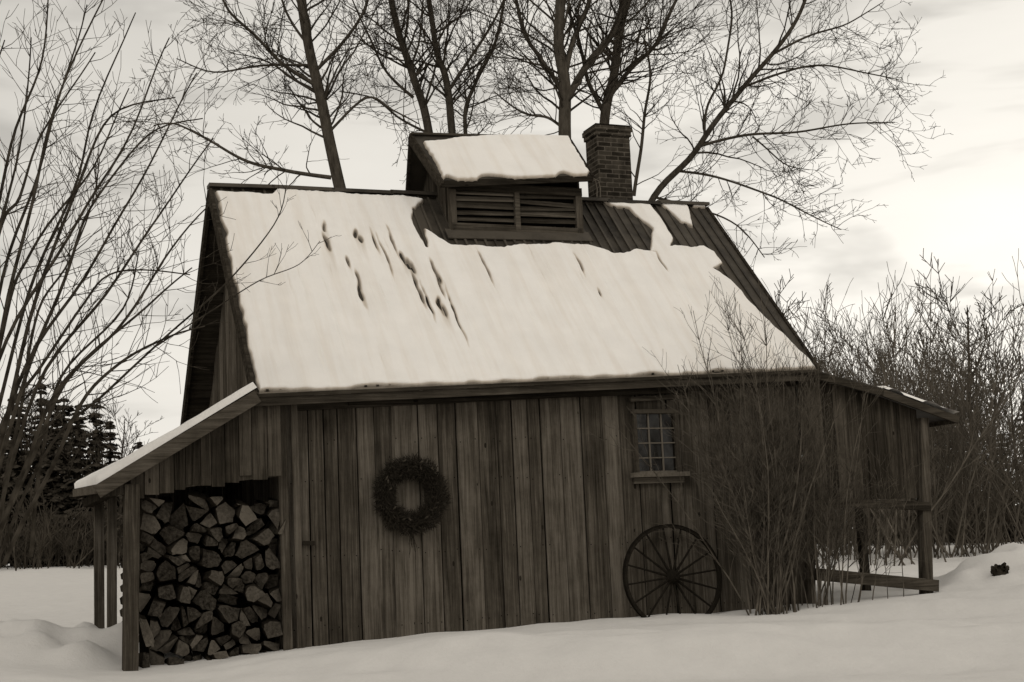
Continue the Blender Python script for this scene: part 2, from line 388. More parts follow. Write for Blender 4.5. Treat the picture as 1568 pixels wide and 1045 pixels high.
for SS,out in ((SL,-1),(SR,1)):
    t=TW
    while t<2*h-TW-.02:
        w=rng.uniform(.16,.27); t1=min(2*h-TW,t+w); o=rng.uniform(-.01,.01)
        poly=[L3(SS+o,t+.003,-.8),L3(SS+o,t1-.003,-.8),L3(SS+o,t1-.003,zroof(SS,t1)-.06)]
        if t<h<t1: poly.append(L3(SS+o,h,zroof(SS,h)-.06))
        poly.append(L3(SS+o,t+.003,zroof(SS,t)-.06))
        mb.prism(poly,W*(.03*-out),WV); t=t1
    x=SS-out*.06
    mb.prism([L3(x,TW+.1,-.8),L3(x,2*h-TW-.04,-.8),L3(x,2*h-TW-.04,zroof(SS,2*h-TW)-.06),L3(x,h,zroof(SS,h)-.07),L3(x,TW+.1,zroof(SS,TW)-.06)],W*(.01*-out),DARK)
mb.box(SL,SR,2*h-TW-.03,2*h-TW,-.8,zroof(SL,2*h-TW)-.03,WV)
mb.obj("walls",shack)
mb=MB()
def hb(u0,v0,u1,v1,th,dep,mat,t=TW-.03,rnd=None):
    a=hitT(u0,v0,t); b=hitT(u1,v1,t)
    mb.prism([L3(a[0],t,a[2]-th/2),L3(b[0],t,b[2]-th/2),L3(b[0],t,b[2]+th/2),L3(a[0],t,a[2]+th/2)],B*dep,mat,rnd)
def vb(u0,v0,u1,v1,th,dep,mat,t=TW-.035,rnd=None):
    a=hitT(u0,v0,t); b=hitT(u1,v1,t)
    mb.prism([L3(a[0]-th/2,t,a[2]),L3(a[0]+th/2,t,a[2]),L3(b[0]+th/2,t,b[2]),L3(b[0]-th/2,t,b[2])],B*dep,mat,rnd)
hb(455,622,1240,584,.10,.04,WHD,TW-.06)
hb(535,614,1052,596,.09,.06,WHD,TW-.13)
vb(430,612,442,1010,.10,.03,WV,TW-.055,.3)
vb(450,612,462,1010,.075,.035,WV,TW-.06,.62)
vb(1240,570,1243,940,.12,.03,WV,TW-.05,.3)
hb(464,832,482,832,.05,.02,IRON,TW-.05)
hb(966,612,1052,606,.06,.05,WH,TW-.08)
mb.obj("wall_trim",shack)
# window
mb=MB()
def wq(u,v): a=hitT(u,v,TW-.03); return a[0],a[2]
s0,z1=wq(972,634); s1,_=wq(1030,630); _,z0=wq(1001,724)
mb.box(s0,s1,TW-.022,TW-.018,z0,z1,GLASS)
fw=.04
mb.box(s0-fw,s0,TW-.075,TW-.017,z0,z1,FRAMD); mb.box(s1,s1+fw,TW-.075,TW-.017,z0,z1,FRAMD)
mb.box(s0-fw-.02,s1+fw+.02,TW-.08,TW-.017,z1,z1+.05,FRAMD)
mb.box(s0-fw-.06,s1+fw+.10,TW-.12,TW-.017,z0-.055,z0,FRAME,.6)
mb.box(s0-fw-.03,s1+fw+.05,TW-.06,TW-.017,z0-.13,z0-.058,WH)
for k in (1,2):
    x=s0+(s1-s0)*k/3; mb.box(x-.007,x+.007,TW-.045,TW-.023,z0,z1,FRAME,1.2)
for k in (1,2,3):
    zz=z0+(z1-z0)*k/4; mb.box(s0,s1,TW-.043,TW-.0235,zz-.007,zz+.007,FRAME,1.2)
mb.box(s0,s1,TW-.05,TW-.0225,z0,z0+.02,FRAME,.8)
mb.obj("window",shack)

# ---------------------------------------------------------------- cupola
a_,r_=inv(roofP,688,356); tc=r_*h
cl=hitT(690,300,tc)[0]; cr_=hitT(888,300,tc)[0]; ctz_l=hitT(690,288,tc)[2]; ctz_r=hitT(888,284,tc)[2]
ct=(ctz_l+ctz_r)/2; tb=2*h-tc
te=tc-.2
eL=hitT(676,277,te); eR=hitT(906,268,te); gL=hitT(628,206,h); gR=hitT(872,213,h)
mb=MB(); zb=zroof(cl,tc)-.35
zl0=zroof(cl,tc)+.03; zl1=ct
mb.box(cl+.03,cr_-.03,tc+.1,tc+.12,zb,ct+.1,DARK)
ns=6; mid=(cl+cr_)/2
for half,(x0,x1) in enumerate(((cl+.06,mid),(mid,cr_-.06))):
    for k in range(ns):
        z=zl0+.12+(zl1-zl0-.12)*(k+.3)/ns+rng.uniform(-.012,.012); tl=rng.uniform(-.02,.02)
        dz=(zl1-zl0)/ns*.75*rng.uniform(.5,1.2)
        mb.prism([L3(x0,tc+.005,z+tl),L3(x1,tc+.005,z-tl),L3(x1,tc+.075,z-tl+dz),L3(x0,tc+.075,z+tl+dz)],Vector((0,0,.024)),WH,.12+.12*rng.random())
mb.box(cl-.02,cl+.07,tc-.02,tc+.07,zb,ct,WD,.4); mb.box(cr_-.07,cr_+.02,tc-.02,tc+.07,zb,ct,WD,.4); mb.box(mid-.035,mid+.035,tc-.025,tc+.05,zb,ct-.06,WH,.5)
mb.box(cl-.02,cr_+.02,tc-.03,tc+.03,ct-.09,ct+.02,WHD); mb.box(cl,cr_,tc-.02,tc+.05,zb,zl0+.1,WH,.6)
for SS in (cl-.01,cr_-.02):
    n=int((tb-tc)/.16); 
    for k in range(n):
        t0=tc+.02+(tb-tc-.04)*k/n; t1=tc+.02+(tb-tc-.04)*(k+1)/n
        def zc(t):
            kk=1-abs(t-h)/(h-te); return eL[2]+(gL[2]-eL[2])*kk-.07
        poly=[L3(SS,t0+.004,zb-.2),L3(SS,t1-.004,zb-.2),L3(SS,t1-.004,zc(t1))]
        if t0<h<t1: poly.append(L3(SS,h,zc(h)))
        poly.append(L3(SS,t0+.004,zc(t0)))
        mb.prism(poly,W*.03,WD)
mb.box(cl,cr_,tb-.03,tb,zb-.2,ct,WD)
eRp,gLp,gRp=L3(eR[0],te,eR[2]),L3(gL[0],h,gL[2]),L3(max(eR[0],gR[0]),h,gR[2])
eLp=L3(*eL)
n1=(eRp-eLp).cross(gLp-eLp).normalized(); n1=n1 if n1.z>0 else -n1
bLp=L3(eL[0],2*h-te,eL[2]); bRp=L3(eR[0],2*h-te,eR[2])
n2=(gRp-gLp).cross(bLp-gLp).normalized(); n2=n2 if n2.z>0 else -n2
mb.prism([eLp,eRp,gRp,gLp],-n1*.04,METAL); mb.prism([gLp,gRp,bRp,bLp],-n2*.04,METAL)
for p,q in ((eLp,gLp),(gLp,bLp),(eRp,gRp),(gRp,bRp)): mb.beam(p-Z*.06,q-Z*.06,.12,Z,.035,WHD)
mb.beam(eLp-Z*.05,eRp-Z*.05,.08,Z,.03,WHD); mb.beam(gLp,gRp,.03,Z,.12,WHD)
mb.beam(L3(cl-.1,tc-.06,zroof(cl,tc-.06)+.03),L3(cr_+.1,tc-.06,zroof(cr_,tc-.06)+.03),.02,Nf,.2,METAL)
for k in range(2):
    p=eRp+B*.1-Z*.02+W*(.02+.05*k); mb.tube([p,p+W*.08-Z*.03,p+W*.1-Z*.14,p+W*.09-Z*.26],[.008]*4,4,FRAME,.5)
mb.obj("cupola",shack)
def cupP(a,r): return (eLp*(1-a)+eRp*a)*(1-r)+(gLp*(1-a)+gRp*a)*r
LC=(eRp-eLp).length; SC=(gLp-eLp).length
pc=[(a*LC,r*SC) for a,r in [inv(cupP,u,v) for u,v in [(650,220),(700,214),(780,209),(870,211),(886,240),(904,266)]]]+[(LC-.02,-.03),(.03,-.03)]
n_x,n_y=260,110
A2=np.linspace(0,1,n_x); R2=np.linspace(-.03,1,n_y); AA,RR2=np.meshgrid(A2,R2)
jn=np.array([[noise.noise(Vector((x*4,y*4,21)))*.03+noise.noise(Vector((x*13,y*13,4)))*.015 for x in A2*LC] for y in R2*SC])
sc2=np.array([max(0,math.sin(x*9+2*math.sin(x*3)))*.10 for x in A2*LC])
d=polysdf(AA*LC,RR2*SC,pc)+jn; d=np.minimum(d,RR2*SC+.03-sc2[None,:]+jn*.5)
prof=np.clip(d/.04,-.5,1); hgt=np.where(prof>0,np.sqrt(np.clip(1-(1-prof)**2,0,1)),prof)
c=[np.array(p) for p in (eLp,eRp,gLp,gRp)]
PP=((c[0]*(1-AA[...,None])+c[1]*AA[...,None])*(1-RR2[...,None])+(c[2]*(1-AA[...,None])+c[3]*AA[...,None])*RR2[...,None])+np.array(n1)*(hgt*.05+.003)[...,None]
fs=[(j*n_x+i,j*n_x+i+1,(j+1)*n_x+i+1,(j+1)*n_x+i) for j in range(n_y-1) for i in range(n_x-1) if d[j:j+2,i:i+2].max()>-.03]
me=bpy.data.meshes.new("cupola_snow"); me.from_pydata(PP.reshape(-1,3).tolist(),[],fs); me.materials.append(SNR); me.polygons.foreach_set('use_smooth',[True]*len(fs))
at=me.attributes.new('thick','FLOAT','POINT'); at.data.foreach_set('value',np.clip(d/.03+.2,0,1).reshape(-1).astype(float))
o=bpy.data.objects.new("cupola_snow",me); scene.collection.objects.link(o); o.parent=shack

# chimney
mb=MB(); th=h+.45
c0=hitT(919,300,th)[0]; c1=hitT(969,300,th)[0]; zt=hitT(935,192,th)[2]; w=.40
mb.box(c0,c1,th,th+w,2.5,zt-.16,BRICK)
mb.box(c0-.02,c1+.02,th-.02,th+w+.02,zt-.16,zt-.09,BRICK); mb.box(c0-.035,c1+.035,th-.035,th+w+.035,zt-.09,zt-.02,BRICK)
mb.box(c0-.02,c1+.02,th-.02,th+w+.02,zt-.02,zt+.01,IRON)
mb.obj("chimney",shack)

# ---------------------------------------------------------------- left lean-to
mb=MB()
la=hitT(388,594,0); lb=hitT(148,742,0); ld=2.7
bk=hitT(112,735,2.7)
A0=L3(.02,-.03,la[2]); B0=L3(lb[0],0,lb[2]); A1=L3(SL,ld,la[2]); B1=L3(lb[0],ld,bk[2]*.5+lb[2]*.5)
nl=(A0-B0).cross(B1-B0).normalized(); nl=nl if nl.z>0 else -nl
mb.prism([A0,B0,B1,L3(SL,ld,la[2])],-nl*.05,WHD)
mb.beam(A0-Z*.10-B*.02,B0-Z*.08-B*.02,.14,Z,.035,WH,.5); mb.beam(A1-Z*.08,B1-Z*.08,.12,Z,.03,WHD)
mb.beam(B0-Z*.05,B1-Z*.05,.09,Z,.03,WH)
def post(u0,v0,u1,v1,t,w,mat=WD):
    a=hitT(u0,v0,t); b=hitT(u1,v1,t)
    mb.prism([L3(b[0]-w/2,t,b[2]-.3),L3(b[0]+w/2,t,b[2]-.3),L3(a[0]+w/2,t,a[2]),L3(a[0]-w/2,t,a[2])],B*w,mat)
post(203,742,200,1028,.05,.15,WV)
post(172,745,172,975,1.3,.10,WV); post(152,748,153,968,2.45,.11,WV)
def zlean(s): 
    k=(s-lb[0])/(0-lb[0]); return lb[2]+(la[2]-lb[2])*k
g0=hitT(215,752,.1); g1=hitT(425,722,.1)
mb.beam(L3(lb[0]+.1,.13,g0[2]),L3(.30,.13,g1[2]),.10,Z,.05,WD)
mb.beam(L3(lb[0]+.15,.1,zlean(lb[0]+.15)-.16),L3(lb[0]+.15,2.6,zlean(lb[0]+.15)-.16),.1,Z,.1,WD)
s=lb[0]+.35
while s<.30:
    s1=min(.3,s+rng.uniform(.11,.2)); zbm=g0[2]+(g1[2]-g0[2])*(s-g0[0])/(g1[0]-g0[0])+rng.uniform(-.07,.02)
    mb.prism([L3(s+.004,.09,zbm),L3(s1-.004,.09,zbm+rng.uniform(-.01,.01)),L3(s1-.004,.09,zlean(s1)-.05),L3(s+.004,.09,zlean(s)-.05)],B*.025,WD); s=s1
s=lb[0]+.55
while s<.34:
    s1=s+.2; mb.box(s+.003,s1-.003,2.5,2.53,-.5,zlean(s)-.12,WD); s=s1
mb.obj("left_lean_to",shack)
n_x,n_y=70,60; V=[]
for j in range(n_y+1):
    for i in range(n_x+1):
        a=i/n_x; b=j/n_y
        p=(B0*(1-a)+A0*a)*(1-b)+(B1*(1-a)+L3(SL-.02,ld,la[2])*a)*b
        ed=min(a*1.9,b*2.7,(1-b)*2.7,9); k=min(1,ed/.08); hh=math.sqrt(max(0,1-(1-k)**2))*.085-.004+noise.noise(p*2.2)*.018*k+noise.noise(p*6)*.007*k
        V.append(tuple(p+nl*hh))
Fc=[(j*(n_x+1)+i,j*(n_x+1)+i+1,(j+1)*(n_x+1)+i+1,(j+1)*(n_x+1)+i) for j in range(n_y) for i in range(n_x)]
me=bpy.data.meshes.new("left_lean_to_snow"); me.from_pydata(V,[],Fc); me.materials.append(SN2); me.polygons.foreach_set('use_smooth',[True]*len(Fc))
o=bpy.data.objects.new("left_lean_to_snow",me); scene.collection.objects.link(o); o.parent=shack

# ---------------------------------------------------------------- right lean-to
mb=MB()
ra=hitT(1250,566,0); rm=hitT(1350,594,0); rb=hitT(1465,636,0)
pts=[L3(ra[0]-.15,0,ra[2]+.02),L3(*rm),L3(*rb)]; D3=3.2
for p,q in ((pts[0],pts[1]),(pts[1],pts[2])):
    n=(q-p).cross(B).normalized(); n=n if n.z>0 else -n
    mb.prism([p,q,q+B*D3,p+B*D3],-n*.05,METAL); mb.beam(p-Z*.07-B*.02,q-Z*.07-B*.02,.09,Z,.035,WHD)
    mb.beam(p-Z*.07+B*D3,q-Z*.07+B*D3,.11,Z,.035,WHD)
mb.beam(pts[2]-Z*.06,pts[2]+B*D3-Z*.06,.09,Z,.03,WH)
post(1416,640,1421,905,.1,.13,WV)
def rz(s):
    return float(np.interp(s,[st(p)[0] for p in pts],[p.z for p in pts]))
zr=hitT(1240,768,.1)[2]; zr2=hitT(1420,776,.1)[2]; q1=hitT(1424,776,.1)[0]
mb.beam(L3(SR,.1,zr),L3(q1,.1,zr2),.11,Z,.05,WH,.7)
y0=hitT(1240,880,.1); y1=hitT(1424,898,.1)
mb.beam(L3(SR,.08,y0[2]),L3(q1,.08,y1[2]),.15,Z,.05,WH,.6)
s=SR
while s<q1-.05:
    s1=min(q1-.03,s+rng.uniform(.15,.24)); mb.prism([L3(s+.004,.17,zr),L3(s1-.004,.17,zr),L3(s1-.004,.17,rz(s1)-.07),L3(s+.004,.17,rz(s)-.07)],B*.03,WD); s=s1
for sp_ in (SR+.15,SR+.55,SR+1.0,SR+1.45,q1-.08):
    mb.box(sp_-.06,sp_+.06,D3-.2,D3-.08,-.5,rz(sp_)-.1,WD)
mb.box(q1-.12,q1-.02,1.5,1.6,-.5,rz(q1)-.1,WD)
zb1=hitT(1330,832,D3-.14)[2]
mb.prism([L3(SR,D3-.14,zb1),L3(q1,D3-.14,zb1-.02),L3(q1,D3-.14,rz(q1)-.15),L3(SR,D3-.14,rz(SR)-.15)],B*.03,WD)
mb.obj("right_lean_to",shack)
p,q=pts[1].lerp(pts[2],-.0),pts[2]+(pts[2]-pts[1])*.01
V=[];n_x,n_y=90,60; nn=(q-p).cross(B).normalized(); nn=nn if nn.z>0 else -nn
for j in range(n_y+1):
    for i in range(n_x+1):
        a=i/n_x; b=j/n_y; P_=p.lerp(q,a)+B*(-.035+(D3+.02)*b); ed=min(a*1-.0,(1-a)*1+.02,b*3+.01)+noise.noise(P_*5)*.04
        k=max(-.3,min(1,ed/.05)); kk=math.sqrt(max(0,1-(1-k)**2)) if k>0 else k
        V.append(tuple(P_+nn*(kk*.045+.002)))
me=bpy.data.meshes.new("right_lean_to_snow"); me.from_pydata(V,[],[(j*(n_x+1)+i,j*(n_x+1)+i+1,(j+1)*(n_x+1)+i+1,(j+1)*(n_x+1)+i) for j in range(n_y) for i in range(n_x)])
me.materials.append(SN2); o=bpy.data.objects.new("right_lean_to_snow",me); scene.collection.objects.link(o); o.parent=shack; me.polygons.foreach_set('use_smooth',[True]*len(me.polygons))

# ---------------------------------------------------------------- firewood pile
def clip(poly,a,b,c):
    out=[]
    for i in range(len(poly)):
        p=poly[i]; q=poly[(i+1)%len(poly)]; fp=a*p[0]+b*p[1]-c; fq=a*q[0]+b*q[1]-c
        if fp<=0: out.append(p)
        if fp*fq<0:
            k=fp/(fp-fq); out.append((p[0]+(q[0]-p[0])*k,p[1]+(q[1]-p[1])*k))
    return out
mb=MB()
f0=hitT(216,1000,.25); f1=hitT(440,1000,.25); ftop=hitT(330,754,.25)[2]
ps0,ps1=f0[0],f1[0]-.02; pz0=-.35
pts2=[]; tries=0
while len(pts2)<92 and tries<9000:
    tries+=1; x=rng.uniform(ps0,ps1); z=rng.uniform(pz0,ftop); rmn=rng.choice([.11,.14,.18])
    if all((x-a)**2+(z-b)**2>rmn**2 for a,b in pts2): pts2.append((x,z))
for i,(x,z) in enumerate(pts2):
    topz=ftop-.02-.18*abs(noise.noise(Vector((x*4,0,0))))-.05*abs(x-(ps0+ps1)/2)
    poly=[(ps0,pz0),(ps1,pz0),(ps1,topz),(ps0,topz)]
    for j,(x2,z2) in enumerate(pts2):
        if j==i: continue
        a=x2-x; b=z2-z
        if a*a+b*b>.4: continue
        poly=clip(poly,a,b,(x2*x2+z2*z2-x*x-z*z)/2)
        if not poly: break
    if not poly or len(poly)<3: continue
    polys=[poly]
    if rng.random()<.4:
        th=rng.uniform(0,math.pi); a,b=math.cos(th),math.sin(th); c=a*x+b*z
        polys=[clip(poly,a,b,c),clip(poly,-a,-b,-c)]
    for pl in polys:
        if len(pl)<3: continue
        cx=sum(p[0] for p in pl)/len(pl); cz=sum(p[1] for p in pl)/len(pl); k=rng.uniform(.78,.98)
        rot=rng.uniform(-.3,.3)
        pp=[]
        m=len(pl)
        for q_ in range(m):
            for fr in (0,.33,.66):
                ax=pl[q_][0]*(1-fr)+pl[(q_+1)%m][0]*fr-cx; az=pl[q_][1]*(1-fr)+pl[(q_+1)%m][1]*fr-cz
                rr_=math.hypot(ax,az); kk=k*rng.uniform(.93,1.06)*(1.0 if rr_<.085 else .88); pp.append((cx+(ax*math.cos(rot)-az*math.sin(rot))*kk,cz+(ax*math.sin(rot)+az*math.cos(rot))*kk))
        dt=rng.uniform(-.12,.18); sl1=rng.uniform(-.8,.8); sl2=rng.uniform(-.7,.7)
        skx=rng.uniform(-.2,.2); skz=rng.uniform(-.2,.2)
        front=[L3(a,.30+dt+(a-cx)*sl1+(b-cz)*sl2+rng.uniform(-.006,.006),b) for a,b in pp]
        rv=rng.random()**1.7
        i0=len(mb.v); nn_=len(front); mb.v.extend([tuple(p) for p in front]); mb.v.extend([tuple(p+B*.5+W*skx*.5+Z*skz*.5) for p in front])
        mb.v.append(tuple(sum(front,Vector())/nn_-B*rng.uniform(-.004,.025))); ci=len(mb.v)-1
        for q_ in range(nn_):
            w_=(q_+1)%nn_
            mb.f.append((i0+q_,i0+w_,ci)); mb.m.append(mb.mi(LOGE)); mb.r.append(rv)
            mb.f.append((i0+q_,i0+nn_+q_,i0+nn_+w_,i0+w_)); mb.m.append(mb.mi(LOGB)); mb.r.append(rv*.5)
for row in (.95,1.6):
    for k in range(14):
        z=pz0+.1+k*.14
        if z>ftop-.15: break
        for j in range(12):
            x=ps0+.05+j*.15
            if x>ps1: break
            r=rng.uniform(.055,.075); y=row+rng.uniform(-.05,.05); mb.tube([L3(x,y,z),L3(x+.01,y+.5,z)],[r,r],6,LOGB,rng.random(),True)
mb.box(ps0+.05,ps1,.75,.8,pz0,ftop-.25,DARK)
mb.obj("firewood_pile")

# ---------------------------------------------------------------- wreath
mb=MB(); wc=Vector(L3(*hitT(629,758,TW-.12))); R0=.318
for k in range(8500):
    th=rng.uniform(0,2*math.pi); ph=rng.uniform(0,2*math.pi); rr=.115*(rng.random()**.5)*(1+.5*noise.noise(Vector((math.cos(th)*3,math.sin(th)*3,0))))
    cen=wc+W*math.cos(th)*R0+Z*math.sin(th)*R0; rad=(W*math.cos(th)+Z*math.sin(th))
    o_=rad*math.cos(ph)-B*math.sin(ph)*.8; p=cen+o_*rr
    tang=-W*math.sin(th)+Z*math.cos(th)
    dd=(o_*rng.uniform(.4,1)+tang*rng.uniform(-.2,1)+Vector((rng.gauss(0,.35),rng.gauss(0,.35),rng.gauss(0,.35)))).normalized()
    l=rng.uniform(.03,.09); sd=dd.cross(Vector((rng.gauss(0,1),rng.gauss(0,1),rng.gauss(0,1)))).normalized()*.005
    mb.face([p-sd,p+sd,p+dd*l],WRE,rng.random())
ring=[wc+W*math.cos(a)*R0+Z*math.sin(a)*R0 for a in [2*math.pi*k/40 for k in range(41)]]
mb.tube(ring,[.06]*41,8,WRE,0)
for k in range(16):
    th=rng.uniform(0,6.28); p=wc+W*math.cos(th)*R0+Z*math.sin(th)*R0-B*.09+(W*math.cos(th)+Z*math.sin(th))*rng.uniform(-.07,.07); e=Vector((rng.gauss(0,1),0,rng.gauss(0,1))).normalized()
    mb.tube([p,p+e*.03,p+e*.05],[.004,.012,.003],5,FRAMD,rng.random())
p=wc-Z*(R0+.05)
for k in range(11):
    e=p+W*rng.uniform(-.05,.05)-Z*rng.uniform(.1,.36)-B*.02; mb.tube([p,(p+e)/2+W*rng.uniform(-.02,.02),e],[.006,.004,.002],4,WRE,.5)
mb.obj("christmas_wreath")

# ---------------------------------------------------------------- wagon wheel
mb=MB(); q=hitT(1029,884,TW-.18); wcn=L3(*q); RW=.665
tilt=.10; up=(Z*math.cos(tilt)+B*math.sin(tilt)); 
def wp(a,r,o=0): return wcn+(W*math.cos(a)*r*.98+up*math.sin(a)*r*.95)-B*o
n=64
for k in range(n):
    a0=2*math.pi*k/n; a1=2*math.pi*(k+1)/n
    mb.prism([wp(a0,RW-.042),wp(a1,RW-.042),wp(a1,RW-.008),wp(a0,RW-.008)],-B*.045,IRON,.3)
    mb.prism([wp(a0,RW-.007,-.004),wp(a1,RW-.007,-.004),wp(a1,RW+.003,-.004),wp(a0,RW+.003,-.004)],-B*.053,IRON,.0)
for k in range(16):
    a=2*math.pi*k/16+.1; mb.tube([wp(a,.05,.02),wp(a,.3,.02),wp(a,RW-.02,.02)],[.017,.013,.011],6,IRON,.2)
mb.tube([wp(0,0,-.03),wp(0,0,.0),wp(0,0,.03),wp(0,0,.09),wp(0,0,.12)],[.06,.085,.085,.06,.045],16,IRON,.2,True)
mb.tube([wp(0,0,.115),wp(0,0,.14)],[.03,.03],10,IRON,0,True)
mb.obj("wagon_wheel")

# ---------------------------------------------------------------- trees
def rdir(): 
    return Vector((rng.gauss(0,1),rng.gauss(0,1),rng.gauss(0,1))).normalized()
def grow(T,p,d,L,r,lev,mat,dens=5,up=.08,wan=.16,ratio=.42,rmin=.004):
    n=max(3,min(9,int(L/.22)+2)); pts=[p.copy()]; rad=[r]; dd=d.copy()
    for i in range(n):
        dd=(dd+rdir()*wan+Z*up).normalized(); pts.append(pts[-1]+dd*(L/n)); rad.append(max(rmin*.7,r*(1-.8*(i+1)/n)))
    T.tube(pts,rad,6 if r>.05 else (4 if r>.015 else 3),mat,rng.random()*.4)
    if lev<=0: return
    nc=max(2,int(L*dens*rng.uniform(.8,1.2)))
    for k in range(nc):
        f=rng.uniform(.18,1)**.85; i=min(n-1,int(f*n)); q=pts[i].lerp(pts[i+1],f*n-i) if f<1 else pts[-1]
        ax=(pts[i+1]-pts[i]).normalized(); side=ax.cross(rdir()).normalized()
        cd=(ax*.75+side*rng.uniform(.5,.95)+Z*.1).normalized()
        grow(T,q,cd,L*ratio*rng.uniform(.6,1.25)*(1.15-.45*f),max(rmin,rad[i]*.55),lev-1,mat,dens*1.45,up,wan*1.1,ratio,rmin)
def spline(P,m=5):
    out=[]
    for i in range(len(P)-1):
        p0=P[max(0,i-1)];p1=P[i];p2=P[i+1];p3=P[min(len(P)-1,i+2)]
        for k in range(m):
            t=k/m; out.append(.5*((2*p1)+(-p0+p2)*t+(2*p0-5*p1+4*p2-p3)*t*t+(-p0+3*p1-3*p2+p3)*t**3))
    out.append(P[-1]); return out
def guided(T,px,Y,r0,r1,mat,nch,cl_,lev=2,dens=3.2,up=.05,f0=.1,dy=0,rmin=.005,wob=.03,ratio=.42,tw=None):
    P=[hitY(u,v,Y+dy*i) for i,(u,v) in enumerate(px)]; S=spline(P,6); n=len(S)
    S=[p+Vector((noise.noise(p*.9),noise.noise(p*.9+Vector((5,5,5))),0))*wob*2 for p in S]
    rad=[r0+(r1-r0)*i/(n-1) for i in range(n)]
    T.tube(S,rad,9 if r0>.06 else 5,mat,rng.random()*.3)
    for k in range(nch):
        f=rng.uniform(f0,1); i=min(n-2,int(f*(n-1))); ax=(S[i+1]-S[i]).normalized(); side=ax.cross(rdir()).normalized()
        cd=(ax*.6+side*rng.uniform(.6,1.1)+Z*.1).normalized()
        grow(T,S[i],cd,cl_*rng.uniform(.5,1.25)*(1.1-.4*f),max(rmin*1.3,min(rad[i]*.4,.026)),lev,tw or mat,dens,up,.22,ratio,rmin)
Yt=27
trees=[
 [([(545,430),(521,290),(500,200),(485,120),(470,40),(452,-80)],.125,.085,24,2.2),
  ([(480,128),(430,95),(390,55),(350,15),(330,-40)],.045,.02,18,1.6),
  ([(508,272),(440,262),(380,248),(320,215),(270,190),(235,192)],.045,.012,22,1.3),
  ([(484,110),(530,60),(560,10),(570,-50)],.04,.02,14,1.5),
  ([(500,205),(560,150),(600,170),(640,190)],.03,.012,14,1.3),
  ([(478,100),(400,100),(330,110),(270,90)],.03,.01,18,1.3),
  ([(475,70),(440,20),(420,-40)],.03,.02,10,1.4)],
 [([(672,430),(655,205),(632,120),(605,40),(588,-80)],.095,.06,18,1.9),
  ([(702,430),(690,205),(683,120),(667,70),(645,-60)],.09,.05,18,1.9),
  ([(686,140),(720,90),(750,40),(790,-40)],.04,.02,14,1.6),
  ([(632,150),(590,110),(560,50),(540,0)],.035,.015,14,1.5),
  ([(730,420),(712,200),(728,130),(760,60),(775,-40)],.05,.03,18,1.6),
  ([(655,205),(610,180),(570,150),(520,140)],.03,.01,14,1.3)],
 [([(882,430),(866,215),(866,130),(856,60),(858,-80)],.135,.09,22,2.2),
  ([(868,155),(905,95),(940,45),(962,-50)],.075,.05,14,1.9),
  ([(862,140),(830,90),(800,40),(780,-40)],.05,.03,16,1.7),
  ([(868,200),(840,180),(800,172),(755,140)],.035,.012,18,1.3),
  ([(866,120),(880,60),(900,0),(905,-50)],.06,.04,10,1.6)],
 [([(935,430),(925,200),(938,120),(948,60),(978,-60)],.115,.07,18,2.0),
  ([(932,150),(965,105),(1010,60),(1045,-20)],.055,.03,18,1.8),
  ([(928,180),(900,130),(890,80),(870,10)],.05,.03,12,1.6),
  ([(972,300),(978,240),(988,180),(995,120),(985,60)],.04,.02,14,1.3)],
 [([(950,420),(1000,302),(1062,235),(1120,155),(1180,85),(1225,20),(1250,-60)],.075,.03,24,1.7),
  ([(1070,225),(1140,208),(1220,203),(1300,190),(1372,188)],.035,.01,28,1.2),
  ([(1135,135),(1200,112),(1260,100),(1330,112),(1378,122)],.03,.01,26,1.2),
  ([(1035,262),(1100,272),(1180,300),(1230,325),(1290,352)],.03,.01,26,1.15),
  ([(1080,212),(1085,160),(1110,100),(1120,30),(1110,-40)],.03,.02,18,1.4),
  ([(1180,85),(1240,55),(1300,35),(1350,5)],.03,.01,18,1.3),
  ([(1150,210),(1200,250),(1240,260)],.02,.008,14,.9),
  ([(1000,302),(1060,318),(1130,345),(1170,395)],.03,.01,20,1.05)]]
for ti,tr in enumerate(trees):
    T=MB(); YY=Yt+[0,1.2,-.6,.8,1.5][ti]
    for bi,(px,r0,r1,nc,cl_) in enumerate(tr):
        guided(T,px,YY,r0,r1,BARK,int(nc*1.35),cl_*1.2,2,3.9,f0=.35 if bi==0 or r0>.085 else .08,dy=rng.uniform(-.15,.25) if bi else 0,rmin=.0062,tw=TWIG,up=.035)
    px,r0=tr[0][0],tr[0][1]; p=hitY(px[0][0],px[0][1],YY); g=Vector((p.x+.3,p.y,gz(p.x,p.y)-.2))
    T.tube([g,(g+p)/2,p],[r0*1.3,r0*1.1,r0],9,BARK,.1)
    T.obj("bare_tree",None,True)

# left foreground saplings
T=MB()
stems=[((-40,820),(-20,500),(40,300),(90,140),(130,10)),((-30,820),(20,520),(90,330),(150,170),(215,20)),((-50,820),(0,560),(100,370),(190,220),(262,60)),
 ((-20,840),(40,600),(130,420),(220,270),(300,120)),((-20,840),(60,600),(150,450),(240,330),(330,215)),((0,840),(90,610),(170,500),(250,400),(330,310)),
 ((-60,800),(-40,520),(0,330),(30,180),(40,60)),((-60,800),(-30,420),(10,220),(60,90),(80,-30)),((-40,800),(10,450),(60,250),(100,110),(170,-30)),
 ((20,860),(110,640),(190,560),(260,515),(318,500)),((-10,840),(30,620),(70,480),(120,400),(160,250)),((-70,800),(-60,400),(-20,200),(0,60)),
 ((-40,840),(10,640),(60,560),(120,470),(180,420),(290,420)),((30,850),(60,700),(90,570),(180,470),(210,380)),
 ((-30,830),(50,560),(110,400),(150,300),(220,200),(320,180)),((-30,830),(40,500),(120,300),(170,170),(270,150)),((-50,800),(0,480),(50,380),(140,260),(200,130)),
 ((0,850),(70,640),(140,540),(230,450),(300,410)),((-60,760),(-10,380),(30,300),(70,200),(150,80))]
